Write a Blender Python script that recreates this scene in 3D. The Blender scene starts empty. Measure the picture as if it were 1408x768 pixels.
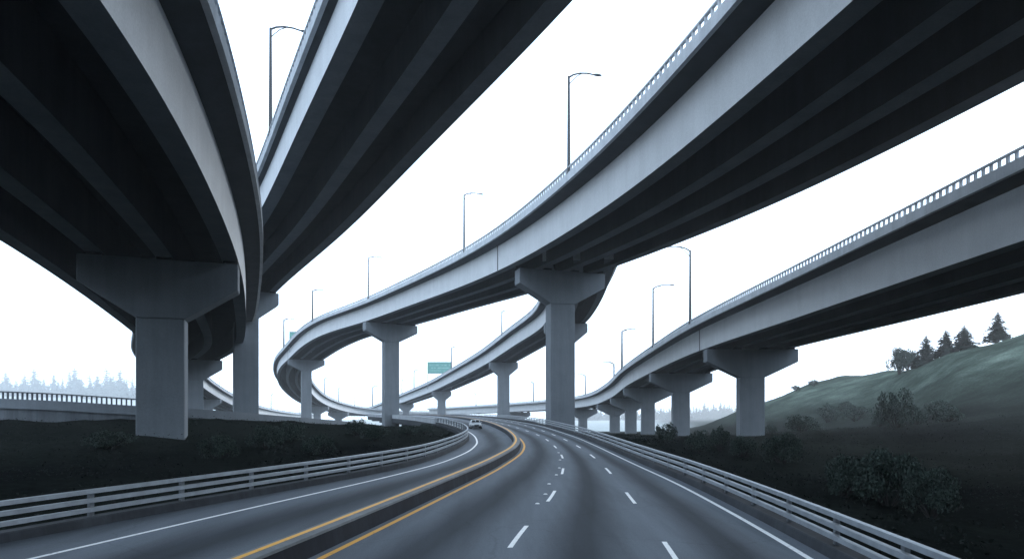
import bpy, bmesh, math, random
import numpy as np
from mathutils import Vector, Matrix, noise as mnoise

random.seed(7); rng = np.random.default_rng(7)
scene = bpy.context.scene
COL = scene.collection
R = math.radians
EYE = 3.3            # height of the eye above the carriageway beside it
F = 900.0; CX = 704.0; HY = 570.0

def wx(px, Y): return (px-CX)*Y/F
def wz(py, Y): return EYE + (HY-py)*Y/F
def px_of(x, y): return CX + F*x/y

# ------------------------------------------------------------------ materials
def new_mat(name):
    m = bpy.data.materials.new(name); m.use_nodes = True
    nt = m.node_tree; nt.nodes.clear()
    out = nt.nodes.new('ShaderNodeOutputMaterial'); b = nt.nodes.new('ShaderNodeBsdfPrincipled')
    nt.links.new(b.outputs[0], out.inputs['Surface'])
    return m, nt, b
def N(nt, t, **kw):
    n = nt.nodes.new(t)
    for k, v in kw.items():
        if k in n.inputs: n.inputs[k].default_value = v
        else: setattr(n, k, v)
    return n
def ramp(nt, fac, stops):
    r = nt.nodes.new('ShaderNodeValToRGB'); e = r.color_ramp.elements
    while len(e) < len(stops): e.new(0.5)
    for el, (p, c) in zip(e, stops): el.position = p; el.color = (*c, 1)
    nt.links.new(fac, r.inputs[0]); return r.outputs[0]
def mapping(nt, src, scale):
    mp = nt.nodes.new('ShaderNodeMapping'); mp.inputs['Scale'].default_value = scale
    nt.links.new(src, mp.inputs['Vector']); return mp.outputs[0]
def noise(nt, vec, scale, detail=6, rough=.6):
    n = N(nt, 'ShaderNodeTexNoise', Scale=scale, Detail=detail, Roughness=rough)
    nt.links.new(vec, n.inputs['Vector']); return n.outputs['Fac']
def mix(nt, a, b, fac, mode='MIX'):
    m = nt.nodes.new('ShaderNodeMix'); m.data_type = 'RGBA'; m.blend_type = mode
    for v, i in ((fac, 0), (a, 6), (b, 7)):
        if hasattr(v, 'links'): nt.links.new(v, m.inputs[i])
        elif i == 0: m.inputs[0].default_value = v
        else: m.inputs[i].default_value = (*v, 1)
    return m.outputs[2]
def bump(nt, b, h, strength, dist):
    n = N(nt, 'ShaderNodeBump', Strength=strength, Distance=dist)
    nt.links.new(h, n.inputs['Height']); nt.links.new(n.outputs[0], b.inputs['Normal'])

def concrete(name, lo, hi, stain=.35):
    m, nt, b = new_mat(name)
    tc = nt.nodes.new('ShaderNodeTexCoord').outputs['Object']
    a = noise(nt, tc, .35, 8, .62)
    c = ramp(nt, a, [(.3, lo), (.7, hi)])
    st = noise(nt, mapping(nt, tc, (1.1, 1.1, .09)), .9, 6, .7)      # rain streaks run downwards
    sc = ramp(nt, st, [(.42, (1-stain,)*3), (.6, (1, 1, 1))])
    c = mix(nt, c, sc, 1.0, 'MULTIPLY')
    fine = noise(nt, tc, 9, 5, .7)
    fc = ramp(nt, fine, [(.3, (.88,)*3), (.7, (1.06,)*3)])
    c = mix(nt, c, fc, 1.0, 'MULTIPLY')
    nt.links.new(c, b.inputs['Base Color']); b.inputs['Roughness'].default_value = .85
    b.inputs['Specular IOR Level'].default_value = .25
    bump(nt, b, fine, .25, .02)
    return m
def simple(name, col, rough=.5, metal=0, var=.15, scale=4):
    m, nt, b = new_mat(name)
    tc = nt.nodes.new('ShaderNodeTexCoord').outputs['Object']
    a = noise(nt, tc, scale, 5, .6)
    c = ramp(nt, a, [(.3, tuple(x*(1-var) for x in col)), (.7, tuple(min(1, x*(1+var)) for x in col))])
    nt.links.new(c, b.inputs['Base Color'])
    b.inputs['Roughness'].default_value = rough; b.inputs['Metallic'].default_value = metal
    return m
M = {}
M['web'] = concrete('lit_girder_face', (.60, .62, .635), (.68, .70, .715), .05)  # lit tone for the outward girder webs
M['inner'] = concrete('shaded_girder_bottom', (.19, .215, .24), (.24, .265, .29), .1)  # girder bottoms, partly shaded tone put into the colour
M['slab'] = concrete('shaded_deck_concrete', (.045, .053, .062), (.065, .075, .086), .15)  # underside shade put into the slab and inner web colour
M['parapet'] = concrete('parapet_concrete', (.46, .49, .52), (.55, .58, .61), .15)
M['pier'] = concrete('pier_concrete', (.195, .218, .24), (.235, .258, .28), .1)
M['wall'] = concrete('wall_concrete', (.12, .135, .15), (.19, .205, .22), .3)
M['kerb'] = concrete('dark_kerb_concrete', (.028, .032, .038), (.05, .056, .064), .3)
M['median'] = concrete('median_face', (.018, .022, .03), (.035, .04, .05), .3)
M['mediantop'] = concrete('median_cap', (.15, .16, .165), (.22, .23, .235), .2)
M['joint'] = simple('joint_rubber', (.03, .034, .04), .8)
M['rail'] = simple('galvanised_rail', (.33, .36, .39), .42, .55, .18, 2.5)
M['post'] = simple('galvanised_post', (.16, .175, .19), .5, .5, .2, 6)
M['pole'] = simple('lamp_steel', (.05, .056, .063), .55, .2, .1)
M['head'] = simple('lamp_head_shell', (.13, .15, .165), .4, .3, .1)
M['green'] = simple('sign_green', (.13, .33, .29), .5, 0, .12, .4)
M['ink'] = simple('sign_legend', (.27, .47, .43), .5, 0, .2, 2)
M['car'] = simple('silver_car_paint', (.36, .38, .40), .35, .3, .03)
M['dark'] = simple('car_glass', (.012, .015, .018), .12, 0, .05)
M['tyre'] = simple('rubber', (.02, .02, .022), .8)
M['alu'] = simple('wheel_rim', (.35, .36, .37), .4, .7, .05)
M['bark'] = simple('bark', (.014, .014, .013), .9, 0, .3, 3)
def leafmat(name, lo, hi):
    m, nt, b = new_mat(name)
    g = nt.nodes.new('ShaderNodeNewGeometry')
    c = ramp(nt, g.outputs['Random Per Island'], [(0, lo), (1, hi)])
    nt.links.new(c, b.inputs['Base Color']); b.inputs['Roughness'].default_value = .75
    b.inputs['Specular IOR Level'].default_value = .03
    return m
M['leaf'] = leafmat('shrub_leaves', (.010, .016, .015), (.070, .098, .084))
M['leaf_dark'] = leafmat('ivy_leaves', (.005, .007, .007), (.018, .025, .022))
M['needle'] = leafmat('conifer_needles', (.016, .026, .024), (.045, .062, .055))

# paint
def paint(name, col):
    m, nt, b = new_mat(name)
    tc = nt.nodes.new('ShaderNodeTexCoord').outputs['Object']
    a = noise(nt, tc, 5, 8, .75)
    c = ramp(nt, a, [(.30, tuple(x*.35 for x in col)), (.44, col), (1, col)])
    nt.links.new(c, b.inputs['Base Color']); b.inputs['Roughness'].default_value = .6
    return m
M['white'] = paint('white_road_paint', (.78, .79, .78))
M['yellow'] = paint('yellow_road_paint', (.72, .36, .05))

def road_mat():
    m, nt, b = new_mat('worn_asphalt')
    uv = nt.nodes.new('ShaderNodeUVMap'); uv.uv_map = 'lane'
    tc = nt.nodes.new('ShaderNodeTexCoord').outputs['Object']
    warp = noise(nt, mapping(nt, tc, (.25, .06, 1)), 1, 3)
    sep = nt.nodes.new('ShaderNodeSeparateXYZ'); nt.links.new(uv.outputs[0], sep.inputs[0])
    def math_(op, a, c=None):
        n = nt.nodes.new('ShaderNodeMath'); n.operation = op
        for i, v in enumerate((a, c)):
            if v is None: continue
            if hasattr(v, 'links'): nt.links.new(v, n.inputs[i])
            else: n.inputs[i].default_value = v
        return n.outputs[0]
    u = math_('ADD', sep.outputs[0], math_('MULTIPLY', math_('SUBTRACT', warp, .5), .22))
    fr = math_('FRACT', u)
    # oil-dark centre of each lane with two polished wheel tracks beside it
    bands = ramp(nt, fr, [(0, (.125, .143, .165)), (.18, (.112, .128, .148)), (.42, (.034, .040, .048)),
                          (.54, (.030, .036, .043)), (.80, (.108, .124, .143)), (1, (.125, .143, .165))])
    pn = noise(nt, mapping(nt, tc, (1.3, .12, 1)), .8, 8, .65)
    patches = ramp(nt, pn, [(.3, (.78,)*3), (.7, (1.15,)*3)])
    vo = nt.nodes.new('ShaderNodeTexVoronoi'); vo.feature = 'DISTANCE_TO_EDGE'; vo.inputs['Scale'].default_value = .16
    wv = nt.nodes.new('ShaderNodeVectorMath'); wv.operation = 'ADD'; nz_ = N(nt, 'ShaderNodeTexNoise', Scale=.9, Detail=5)
    nt.links.new(tc, nz_.inputs['Vector']); nt.links.new(tc, wv.inputs[0]); nt.links.new(nz_.outputs['Color'], wv.inputs[1]); nt.links.new(wv.outputs[0], vo.inputs['Vector'])
    crack = ramp(nt, vo.outputs['Distance'], [(0, (.86,)*3), (.0035, (.9,)*3), (.007, (1, 1, 1))])
    bands = mix(nt, bands, crack, 1, 'MULTIPLY')
    gr = noise(nt, tc, 28, 4, .8)
    grain = ramp(nt, gr, [(.25, (.72,)*3), (.75, (1.25,)*3)])
    c = mix(nt, mix(nt, bands, patches, 1, 'MULTIPLY'), grain, 1, 'MULTIPLY')
    nt.links.new(c, b.inputs['Base Color'])
    b.inputs['Roughness'].default_value = .78; b.inputs['Specular IOR Level'].default_value = .14
    bump(nt, b, gr, .25, .012)
    return m
M['road'] = road_mat()

def ground_mat():
    m, nt, b = new_mat('dark_grass_ground')
    tc = nt.nodes.new('ShaderNodeTexCoord').outputs['Object']
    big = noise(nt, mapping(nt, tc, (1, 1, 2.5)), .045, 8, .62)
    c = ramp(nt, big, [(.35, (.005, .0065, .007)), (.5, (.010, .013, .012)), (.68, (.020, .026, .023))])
    # pale dry grass on the hill
    hill = noise(nt, mapping(nt, tc, (1, 1, 5)), .06, 8, .6)
    hc = ramp(nt, hill, [(.3, (.022, .032, .027)), (.5, (.050, .068, .058)), (.7, (.10, .125, .11))])
    mp2 = nt.nodes.new('ShaderNodeMapping'); mp2.inputs['Rotation'].default_value = (0, 0, .5); mp2.inputs['Scale'].default_value = (.25, 1.1, 1)
    nt.links.new(tc, mp2.inputs['Vector'])
    stn = noise(nt, mp2.outputs[0], .14, 8, .68)
    hc = mix(nt, hc, ramp(nt, stn, [(.36, (.42, .47, .45)), (.5, (.9, .95, .9)), (.64, (1.35, 1.35, 1.3))]), 1, 'MULTIPLY')
    at = nt.nodes.new('ShaderNodeAttribute'); at.attribute_name = 'meadow'
    c = mix(nt, c, hc, at.outputs['Fac'])
    av = nt.nodes.new('ShaderNodeAttribute'); av.attribute_name = 'valley'      # distant haze painted into the valley ground colour
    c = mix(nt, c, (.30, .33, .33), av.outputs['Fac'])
    f = noise(nt, mapping(nt, tc, (1, 1, 1)), 2.2, 8, .75)
    fc = ramp(nt, f, [(.3, (.5,)*3), (.7, (1.4,)*3)])
    c = mix(nt, c, fc, 1, 'MULTIPLY')
    nt.links.new(c, b.inputs['Base Color']); b.inputs['Roughness'].default_value = .95
    b.inputs['Specular IOR Level'].default_value = 0
    bump(nt, b, f, .9, .35)
    return m
M['ground'] = ground_mat()

# ------------------------------------------------------------------ helpers
def link(name, me, parent=None, mats=()):
    o = bpy.data.objects.new(name, me); COL.objects.link(o)
    for m in mats: me.materials.append(M[m])
    if parent: o.parent = parent
    return o
def from_bm(name, bm, mat, parent=None, smooth=False, bevel=0):
    bmesh.ops.recalc_face_normals(bm, faces=bm.faces)
    me = bpy.data.meshes.new(name); bm.to_mesh(me); bm.free()
    if smooth:
        for p in me.polygons: p.use_smooth = True
    o = link(name, me, parent, (mat,))
    if bevel:
        b = o.modifiers.new('bevel', 'BEVEL'); b.width = bevel; b.segments = 2; b.limit_method = 'ANGLE'
    return o
def thing(name, label, cat, loc=(0, 0, 0), rz=0, group=None):
    o = bpy.data.objects.new(name, None); COL.objects.link(o); o.empty_display_size = .5
    o.location = loc; o.rotation_euler = (0, 0, rz); tag(o, label, cat, group); return o
def tag(o, label=None, cat=None, group=None, kind=None):
    if label: o['label'] = label
    if cat: o['category'] = cat
    if group: o['group'] = group
    if kind: o['kind'] = kind
    return o
def copy_tree(root, parent=None):
    c = root.copy(); COL.objects.link(c)
    if parent: c.parent = parent
    for ch in [o for o in CH.get(root.name, root.children)]:
        copy_tree(ch, c)
    return c
CH = {}
def box(bm, cx, cy, cz, sx, sy, sz, mtx=None):
    vs = []
    for z in (-.5, .5):
        for x, y in ((-.5, -.5), (.5, -.5), (.5, .5), (-.5, .5)):
            v = Vector((cx+x*sx, cy+y*sy, cz+z*sz))
            vs.append(bm.verts.new(mtx @ v if mtx else v))
    for f in ((3, 2, 1, 0), (4, 5, 6, 7), (0, 1, 5, 4), (1, 2, 6, 5), (2, 3, 7, 6), (3, 0, 4, 7)):
        bm.faces.new([vs[i] for i in f])
def tube(bm, pts, rads, seg=10):
    rings = []
    for i, p in enumerate(pts):
        p = Vector(p); a = Vector(pts[max(i-1, 0)]); c = Vector(pts[min(i+1, len(pts)-1)])
        d = (c-a).normalized(); up = Vector((0, 0, 1)) if abs(d.z) < .9 else Vector((1, 0, 0))
        s = d.cross(up).normalized(); t = s.cross(d)
        r = rads[i] if hasattr(rads, '__len__') else rads
        rings.append([bm.verts.new(p+(s*math.cos(2*math.pi*k/seg)+t*math.sin(2*math.pi*k/seg))*r) for k in range(seg)])
    for a, b_ in zip(rings, rings[1:]):
        for k in range(seg): bm.faces.new((a[k], a[(k+1) % seg], b_[(k+1) % seg], b_[k]))
    bm.faces.new(rings[0][::-1]); bm.faces.new(rings[-1])
def extrude_poly(bm, poly, y0, y1):
    """polygon in x,z extruded along y"""
    a = [bm.verts.new((x, y0, z)) for x, z in poly]; b = [bm.verts.new((x, y1, z)) for x, z in poly]
    bm.faces.new(a); bm.faces.new(b[::-1])
    for i in range(len(poly)):
        j = (i+1) % len(poly); bm.faces.new((a[i], b[i], b[j], a[j]))

# ------------------------------------------------------------------ curves
def catmull(P, step):
    P = [np.array(p, float) for p in P]; out = []
    P = [2*P[0]-P[1]] + P + [2*P[-1]-P[-2]]
    for i in range(1, len(P)-2):
        p0, p1, p2, p3 = P[i-1:i+3]
        t0 = 0; t1 = t0+np.linalg.norm(p1-p0)**.5; t2 = t1+np.linalg.norm(p2-p1)**.5; t3 = t2+np.linalg.norm(p3-p2)**.5
        n = max(3, int(np.linalg.norm(p2-p1)/step))
        for k in range(n):
            t = t1+(t2-t1)*k/n
            A1 = (t1-t)/(t1-t0)*p0+(t-t0)/(t1-t0)*p1; A2 = (t2-t)/(t2-t1)*p1+(t-t1)/(t2-t1)*p2
            A3 = (t3-t)/(t3-t2)*p2+(t-t2)/(t3-t2)*p3
            B1 = (t2-t)/(t2-t0)*A1+(t-t0)/(t2-t0)*A2; B2 = (t3-t)/(t3-t1)*A2+(t-t1)/(t3-t1)*A3
            out.append((t2-t)/(t2-t1)*B1+(t-t1)/(t2-t1)*B2)
    out.append(P[-2]); return np.array(out)
def smooth_path(a, it=30):
    a = a.copy()
    for _ in range(it): a[1:-1] = a[1:-1]*.5+(a[:-2]+a[2:])*.25
    return a
def normals(P):
    d = np.gradient(P[:, :2], axis=0); d /= np.linalg.norm(d, axis=1)[:, None]
    return np.stack([d[:, 1], -d[:, 0]], 1), d

def sweep(bm, P, Nn, prof, org):
    rings = []
    for p, n in zip(P, Nn):
        rings.append([bm.verts.new((p[0]+n[0]*s-org[0], p[1]+n[1]*s-org[1], p[2]+z-org[2])) for s, z in prof])
    k = len(prof)
    for a, b in zip(rings, rings[1:]):
        for i in range(k): bm.faces.new((a[i], a[(i+1) % k], b[(i+1) % k], b[i]))
    bm.faces.new(rings[0]); bm.faces.new(rings[-1][::-1])

def along(P, spacing, start=0):
    seg = np.linalg.norm(np.diff(P[:, :2], axis=0), axis=1); L = np.concatenate([[0], np.cumsum(seg)])
    s = np.arange(start, L[-1], spacing)
    return np.stack([np.interp(s, L, P[:, i]) for i in range(3)], 1), s

def posts_mesh(bm, P, Nn, s0, spacing, w, t, z0, z1, org):
    # offset path then place posts facing along it
    Q = P.copy(); Q[:, :2] += Nn*s0
    A, _ = along(Q, spacing); nn, dd = normals(A)
    for a, n, d in zip(A, nn, dd):
        mt = Matrix(((d[0], n[0], 0, a[0]-org[0]), (d[1], n[1], 0, a[1]-org[1]), (0, 0, 1, a[2]-org[2]), (0, 0, 0, 1)))
        box(bm, 0, 0, (z0+z1)/2, w, t, z1-z0, mt)

class Deck: pass
def deck(name, label, pts, ng, sp, side, over=1.8, rail_sp=.8, Wp=None, wh=3.6, group='elevated highway ramps'):
    """pts: the bottom line of the outer girder web; side +1: deck lies to the right of it looking away"""
    D = Deck(); P = smooth_path(catmull([(x, y, z+EYE) for x, y, z in pts], 2.2), 25)
    Nn, dd = normals(P); Nn = Nn*side
    D.P, D.N, D.d = P, Nn, dd; o4 = wh-3.6; D.o4 = o4; D.W = (ng-1)*sp+1.27; D.over = over; D.side = side; D.Wp = Wp or D.W
    org = (P[0][0], P[0][1], 0)
    t = thing(name, label, 'highway ramp', org, 0, group); D.obj = t; D.org = org
    W = D.W
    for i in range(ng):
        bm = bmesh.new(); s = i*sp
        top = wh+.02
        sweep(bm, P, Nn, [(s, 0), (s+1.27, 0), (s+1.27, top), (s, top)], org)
        # side webs of the two fascia girders take the lit tone, shade is painted into faces turned inwards or down
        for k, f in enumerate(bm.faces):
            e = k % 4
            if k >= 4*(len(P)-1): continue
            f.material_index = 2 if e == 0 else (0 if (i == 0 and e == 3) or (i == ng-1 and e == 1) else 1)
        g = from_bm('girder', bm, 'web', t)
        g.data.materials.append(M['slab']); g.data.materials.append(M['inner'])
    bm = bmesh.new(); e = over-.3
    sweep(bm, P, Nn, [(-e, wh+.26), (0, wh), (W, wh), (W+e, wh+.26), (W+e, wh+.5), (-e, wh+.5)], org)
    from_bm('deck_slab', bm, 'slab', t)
    for s0, s1 in ((-over, -e-.002), (W+e+.002, W+over)):
        bm = bmesh.new()
        sweep(bm, P, Nn, [(s0, wh+.2), (s1, wh+.2), (s1, wh+1), (s0, wh+1)], org)
        p = from_bm('parapet', bm, 'parapet', t)
        bm = bmesh.new(); c = (s0+s1)/2
        sweep(bm, P, Nn, [(c-.11, wh+1.53), (c+.11, wh+1.53), (c+.11, wh+1.65), (c-.11, wh+1.65)], org)
        posts_mesh(bm, P, Nn, c, rail_sp, .16, .16, wh+.998, wh+1.532, org)
        from_bm('railing', bm, 'parapet', p)
    return D
def joint(D, px, ymin, ymax, s=0):
    i = pick(D, -.0, px, ymin, ymax)
    p, n, d = D.P[i], D.N[i], D.d[i]
    bm = bmesh.new()
    mt = Matrix(((n[0], d[0], 0, p[0]-D.org[0]), (n[1], d[1], 0, p[1]-D.org[1]), (0, 0, 1, p[2]), (0, 0, 0, 1)))
    box(bm, -.01, 0, 1.8, .1, .22, 3.56, mt)
    from_bm('expansion_joint', bm, 'joint', D.obj)
def pick(D, s, px, ymin, ymax):
    best = None
    for i, (p, n) in enumerate(zip(D.P, D.N)):
        x, y = p[0]+n[0]*s, p[1]+n[1]*s
        if ymin <= y <= ymax:
            e = abs(px_of(x, y)-px)
            if best is None or e < best[0]: best = (e, i)
    return best[1]

ground_fn = None
def pier(D, px, ymin, ymax, label, extra=.0, hw=2.05, shift=(0, 0), group='hammerhead piers under the ramps'):
    i = pick(D, D.Wp/2, px, ymin, ymax)
    p, n, d = D.P[i], D.N[i], D.d[i]
    W = D.Wp; c = (p[0]+n[0]*W/2+shift[0], p[1]+n[1]*W/2+shift[1]); ztop = p[2]-.3
    g = min(T(c[0]+a, c[1]+b_) for a in (-2, 0, 2) for b_ in (-2, 0, 2))-.6
    ang = math.atan2(n[1]*D.side, n[0]*D.side)
    t = thing('bridge_pier', label, 'bridge pier', (c[0], c[1], g), ang, group)
    h = ztop-g; hl = (W+.6)/2+extra
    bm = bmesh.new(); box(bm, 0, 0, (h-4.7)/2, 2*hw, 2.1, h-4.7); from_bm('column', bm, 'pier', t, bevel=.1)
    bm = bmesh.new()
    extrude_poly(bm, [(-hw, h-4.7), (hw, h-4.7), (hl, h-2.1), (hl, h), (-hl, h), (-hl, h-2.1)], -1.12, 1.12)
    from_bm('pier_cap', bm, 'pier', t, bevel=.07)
    ng = round((W-1.27)/D_sp[id(D)])+1
    for k in range(ng):
        s = (.635+k*D_sp[id(D)]-W/2)*D.side
        bm = bmesh.new(); box(bm, s, 0, h+.148, 1.1, 1.3, .296); from_bm('bearing', bm, 'kerb', t)
    return t
D_sp = {}

# ------------------------------------------------------------------ main road curves (functions of Y)
def curve(tab):
    ys = np.array([a for a, _ in tab], float); xs = np.array([b for _, b in tab], float)
    yy = np.arange(ys[0], ys[-1]+.1, 1.0); xx = np.interp(yy, ys, xs)
    for _ in range(12):
        w = np.clip(yy*.12, 1, 14)
        x2 = xx.copy(); x2[1:-1] = xx[1:-1]*.5+(xx[:-2]+xx[2:])*.25; xx = x2
    # extra smoothing far away
    for _ in range(120):
        x2 = xx.copy(); x2[1:-1] = xx[1:-1]*.5+(xx[:-2]+xx[2:])*.25
        k = np.clip((yy-60)/80, 0, 1); xx = xx*(1-k)+x2*k
    return lambda y: np.interp(y, yy, xx)
zt_y = np.array([-60, 0, 16, 40, 70, 100, 140, 200, 300, 400, 470, 600]); zt_z = np.array([-.3, 0, .1, .5, 1.1, 1.75, 2.2, 2.6, 3.05, 3.35, 3.45, 3.4])
_zy = np.arange(-60, 601, 1.0); _zz = np.interp(_zy, zt_y, zt_z)
for _ in range(60): _zz[1:-1] = _zz[1:-1]*.5+(_zz[:-2]+_zz[2:])*.25
def ZR(y): return np.interp(y, _zy, _zz)
_ty = np.arange(8, 420, .25); _tp = HY+F*(EYE-ZR(_ty))/_ty
def Yof(py): return float(np.interp(-py, -_tp, _ty))
def along_view(samples, near, far):
    """plan curve through ground points given where each is seen from the viewpoint"""
    pts = [(Yof(py), (px-CX)*Yof(py)/F) for px, py in samples]
    return curve([p for p in near]+pts+[q for q in far if q[0] > pts[-1][0]+20])
RL = along_view([(1071, 741), (1000, 701), (930, 663.6), (877, 640), (824, 614.6), (795, 601.8), (772, 594.0), (748, 586.5), (715, 579.8), (680, 575), (640, 571.4)], [(-60, 0), (-20, 3.2), (0, 5.2), (8, 6.1)], [(400, -48), (500, -84), (600, -130)])
D2f = along_view([(913, 741), (868, 685), (839.9, 649.7), (820.7, 631), (803, 618), (787, 608.6), (766, 599), (740, 589.5), (709, 581.2), (672, 575.3), (632, 571.6)], [(-60, -3.5), (-20, -.3), (0, 2.0), (8, 2.95)], [(400, -51), (500, -87), (600, -133)])
D1f = along_view([(705, 741), (760, 683), (774, 650), (775.7, 631.6), (768.5, 619), (763.4, 613.5), (753.6, 605), (743, 598.6), (722, 591), (700, 584.5), (672, 578), (640, 573.6), (615, 571.4)], [(-60, -8), (-20, -4.5), (0, -2.1), (8, -1)], [(400, -54), (500, -90), (600, -136)])
RY = along_view([(493.6, 741), (616, 680), (684.5, 645.7), (718, 623), (722, 612), (717, 604), (706, 595), (687, 586.5), (664, 580), (632, 574.6), (605, 571.8)], [(-60, -14), (-20, -9.8), (0, -6.8), (8, -5.4)], [(400, -59), (500, -95), (600, -141)])
LL = along_view([(157, 741), (300, 708), (440, 676), (480, 668), (606, 637), (646, 620), (657, 609), (654, 600), (645, 593), (626, 585), (598, 578.8), (560, 574.5), (524, 572)], [(-60, -26), (-20, -19.5), (0, -14.6), (8, -12.4)], [(400, -75), (500, -112), (600, -158)])
LBf = along_view([(94, 727), (300, 690), (480, 657.6), (582, 635.5), (628, 616), (643, 606), (643.5, 600), (637, 593), (612, 584), (574, 577.8), (535, 574), (505, 572)], [(-60, -29.5), (-20, -22.5), (0, -17.4), (8, -15.2)], [(400, -78), (500, -115), (600, -161)])
def LB(y): return np.minimum(LBf(y), LL(y)-.45)
def RB(y): return RL(y)+.62

# ------------------------------------------------------------------ terrain
def S(t): t = np.clip(t, 0, 1); return t*t*(3-2*t)
CTRL = []
for y in (-20, 0, 10, 18, 26, 36, 48, 60, 75, 90, 105):
    CTRL.append((LB(y)-.8, y, ZR(y)-.12)); CTRL.append((RB(y)+.8, y, ZR(y)-.15))
CTRL += [(-22.5, 51, 1.0), (-25.5, 52, 1.25), (-29.8, 54, 1.95), (-42, 62.5, 2.75), (-32, 66, 2.95), (-25.3, 75, 2.5), (-21, 84, 2.0), (-18.2, 108, 1.0), (-18.5, 97, 1.4),
  (-55, 61, 2.9), (-75, 60, 2.9), (-25, 30, .45), (-35, 33, .8), (-45, 40, 1.4), (-60, 40, 1.7), (-30, 10, .0), (-60, 15, .6), (-45, 78, 2.2), (-60, 100, .5),
  (-40, 120, -1.5), (-24, 130, -2.6), (-12, 118, -.6), (-16, 124, -2.2), (-90, 110, 0), (-90, 60, 2.6), (-80, 0, 0), (-30, -20, 0), (-45, 95, .6), (-30, 150, -4), (-60, 150, -3.2),
  (15, 12, -.9), (18, 26, -1.0), (25, 20, -1.0), (22, 45, -.9), (30, 60, -.6), (45, 60, -.2), (37.5, 104, -.2), (25, 100, -.5), (16, 100, -.6), (12, 120, -1.2), (55, 100, 1.0),
  (45, 40, -.3), (60, 60, .8), (70, 90, 3.0), (40, 10, -.6), (60, 20, 0), (80, 50, 2.0), (42, 155, -1.7), (25, 150, -1.6), (90, 20, 1.2), (30, -20, -.6), (80, -20, 0), (60, 130, .6), (40, 130, -.9), (0, 150, -4)]
CT = np.array(CTRL, float)
def _phi(r): return np.where(r > 1e-9, r, 0.0)   # linear RBF (stable, no overshoot)
A = _phi(np.linalg.norm(CT[:, None, :2]-CT[None, :, :2], axis=2))
n_ = len(CT); K = np.zeros((n_+1, n_+1)); K[:n_, :n_] = A-np.eye(n_)*.8; K[:n_, n_] = 1; K[n_, :n_] = 1
sol = np.linalg.solve(K, np.concatenate([CT[:, 2], [0]]))
def rbf(x, y):
    x = np.atleast_1d(x); y = np.atleast_1d(y)
    r = np.sqrt((x[:, None]-CT[None, :, 0])**2+(y[:, None]-CT[None, :, 1])**2)
    return r@sol[:n_]+sol[n_]
HPX = np.array([860, 930, 960, 1020, 1060, 1115, 1160, 1205, 1240, 1274, 1314, 1408, 1600, 2200])
HPY = np.array([610, 597, 590, 563, 547, 529, 518, 513, 508, 500, 484, 458, 425, 380])
HD  = np.array([300, 285, 280, 270, 262, 255, 250, 235, 205, 185, 170, 160, 150, 140])
HF  = np.array([250, 225, 210, 180, 165, 150, 135, 122, 112, 105, 98, 85, 70, 60])
PXL = np.array([-3000, -300, 60, 200, 300, 420, 780, 860, 1000, 1100, 1400, 4000])
RID = np.array([530, 538, 544, 549, 572, 582, 582, 580, 574, 569, 558, 530])
def Tarr(x, y):
    x = np.asarray(x, float); y = np.asarray(y, float)
    near = rbf(np.clip(x, -120, 110), np.clip(y, -30, 150))
    far = np.interp(y, [105, 155, 205, 264, 310, 500, 1500], [-.4, -1.8, -2.9, -4.0, -5.0, -9, -14])
    far = np.where(x < 0, far-2.0*S((-x)/60), far)
    w = np.maximum(S((y-110)/45), S((np.abs(x)-95)/60))
    z = near*(1-w)+far*w*(1)
    z = np.where(y < -30, near*.0+0*z, z) if False else z
    # hillside to the right
    yy = np.maximum(y, 1); px = CX+F*x/yy
    px = np.where(y < 12, 2200, px); px = np.where((y < 12) & (x < 0), -3000, px)
    hd = np.interp(px, HPX, HD); hf = np.interp(px, HPX, HF); cy = np.interp(px, HPX, HPY)
    cz = EYE+(HY-cy)*hd/F
    t = (y-hf)/(hd-hf); up = S(t*.92)/S(.92)
    up = np.where(t > 1, 1-0.6*S((y-hd)/250), np.minimum(up, 1))
    rise = np.where(px > 860, np.maximum(cz-far, 0)*up*S((px-860)/90+.25*(px > 860)), 0)
    rise = np.where(y > 12, rise, 0)
    z = z+rise
    # wooded ridge far off
    rg = EYE+(HY-np.interp(px, PXL, RID))*2250/F
    z = np.where(y > 500, z+(np.maximum(rg-z, 0))*S((y-1500)/700), z)
    z = z + 80*S((-y-120)/130)      # unseen slope added behind the viewer to block light
    return z, rise
def Tfin(x, y):
    x = np.atleast_1d(np.asarray(x, float)); y = np.atleast_1d(np.asarray(y, float))
    z, rise = Tarr(x, y)
    inside = (x > LB(y)-1.6) & (x < RB(y)+1.6) & (y < 620)
    z = np.where(inside, np.minimum(z, ZR(y)-.45), z)
    return z, rise
def T(x, y): return float(Tfin(x, y)[0][0])

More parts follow.
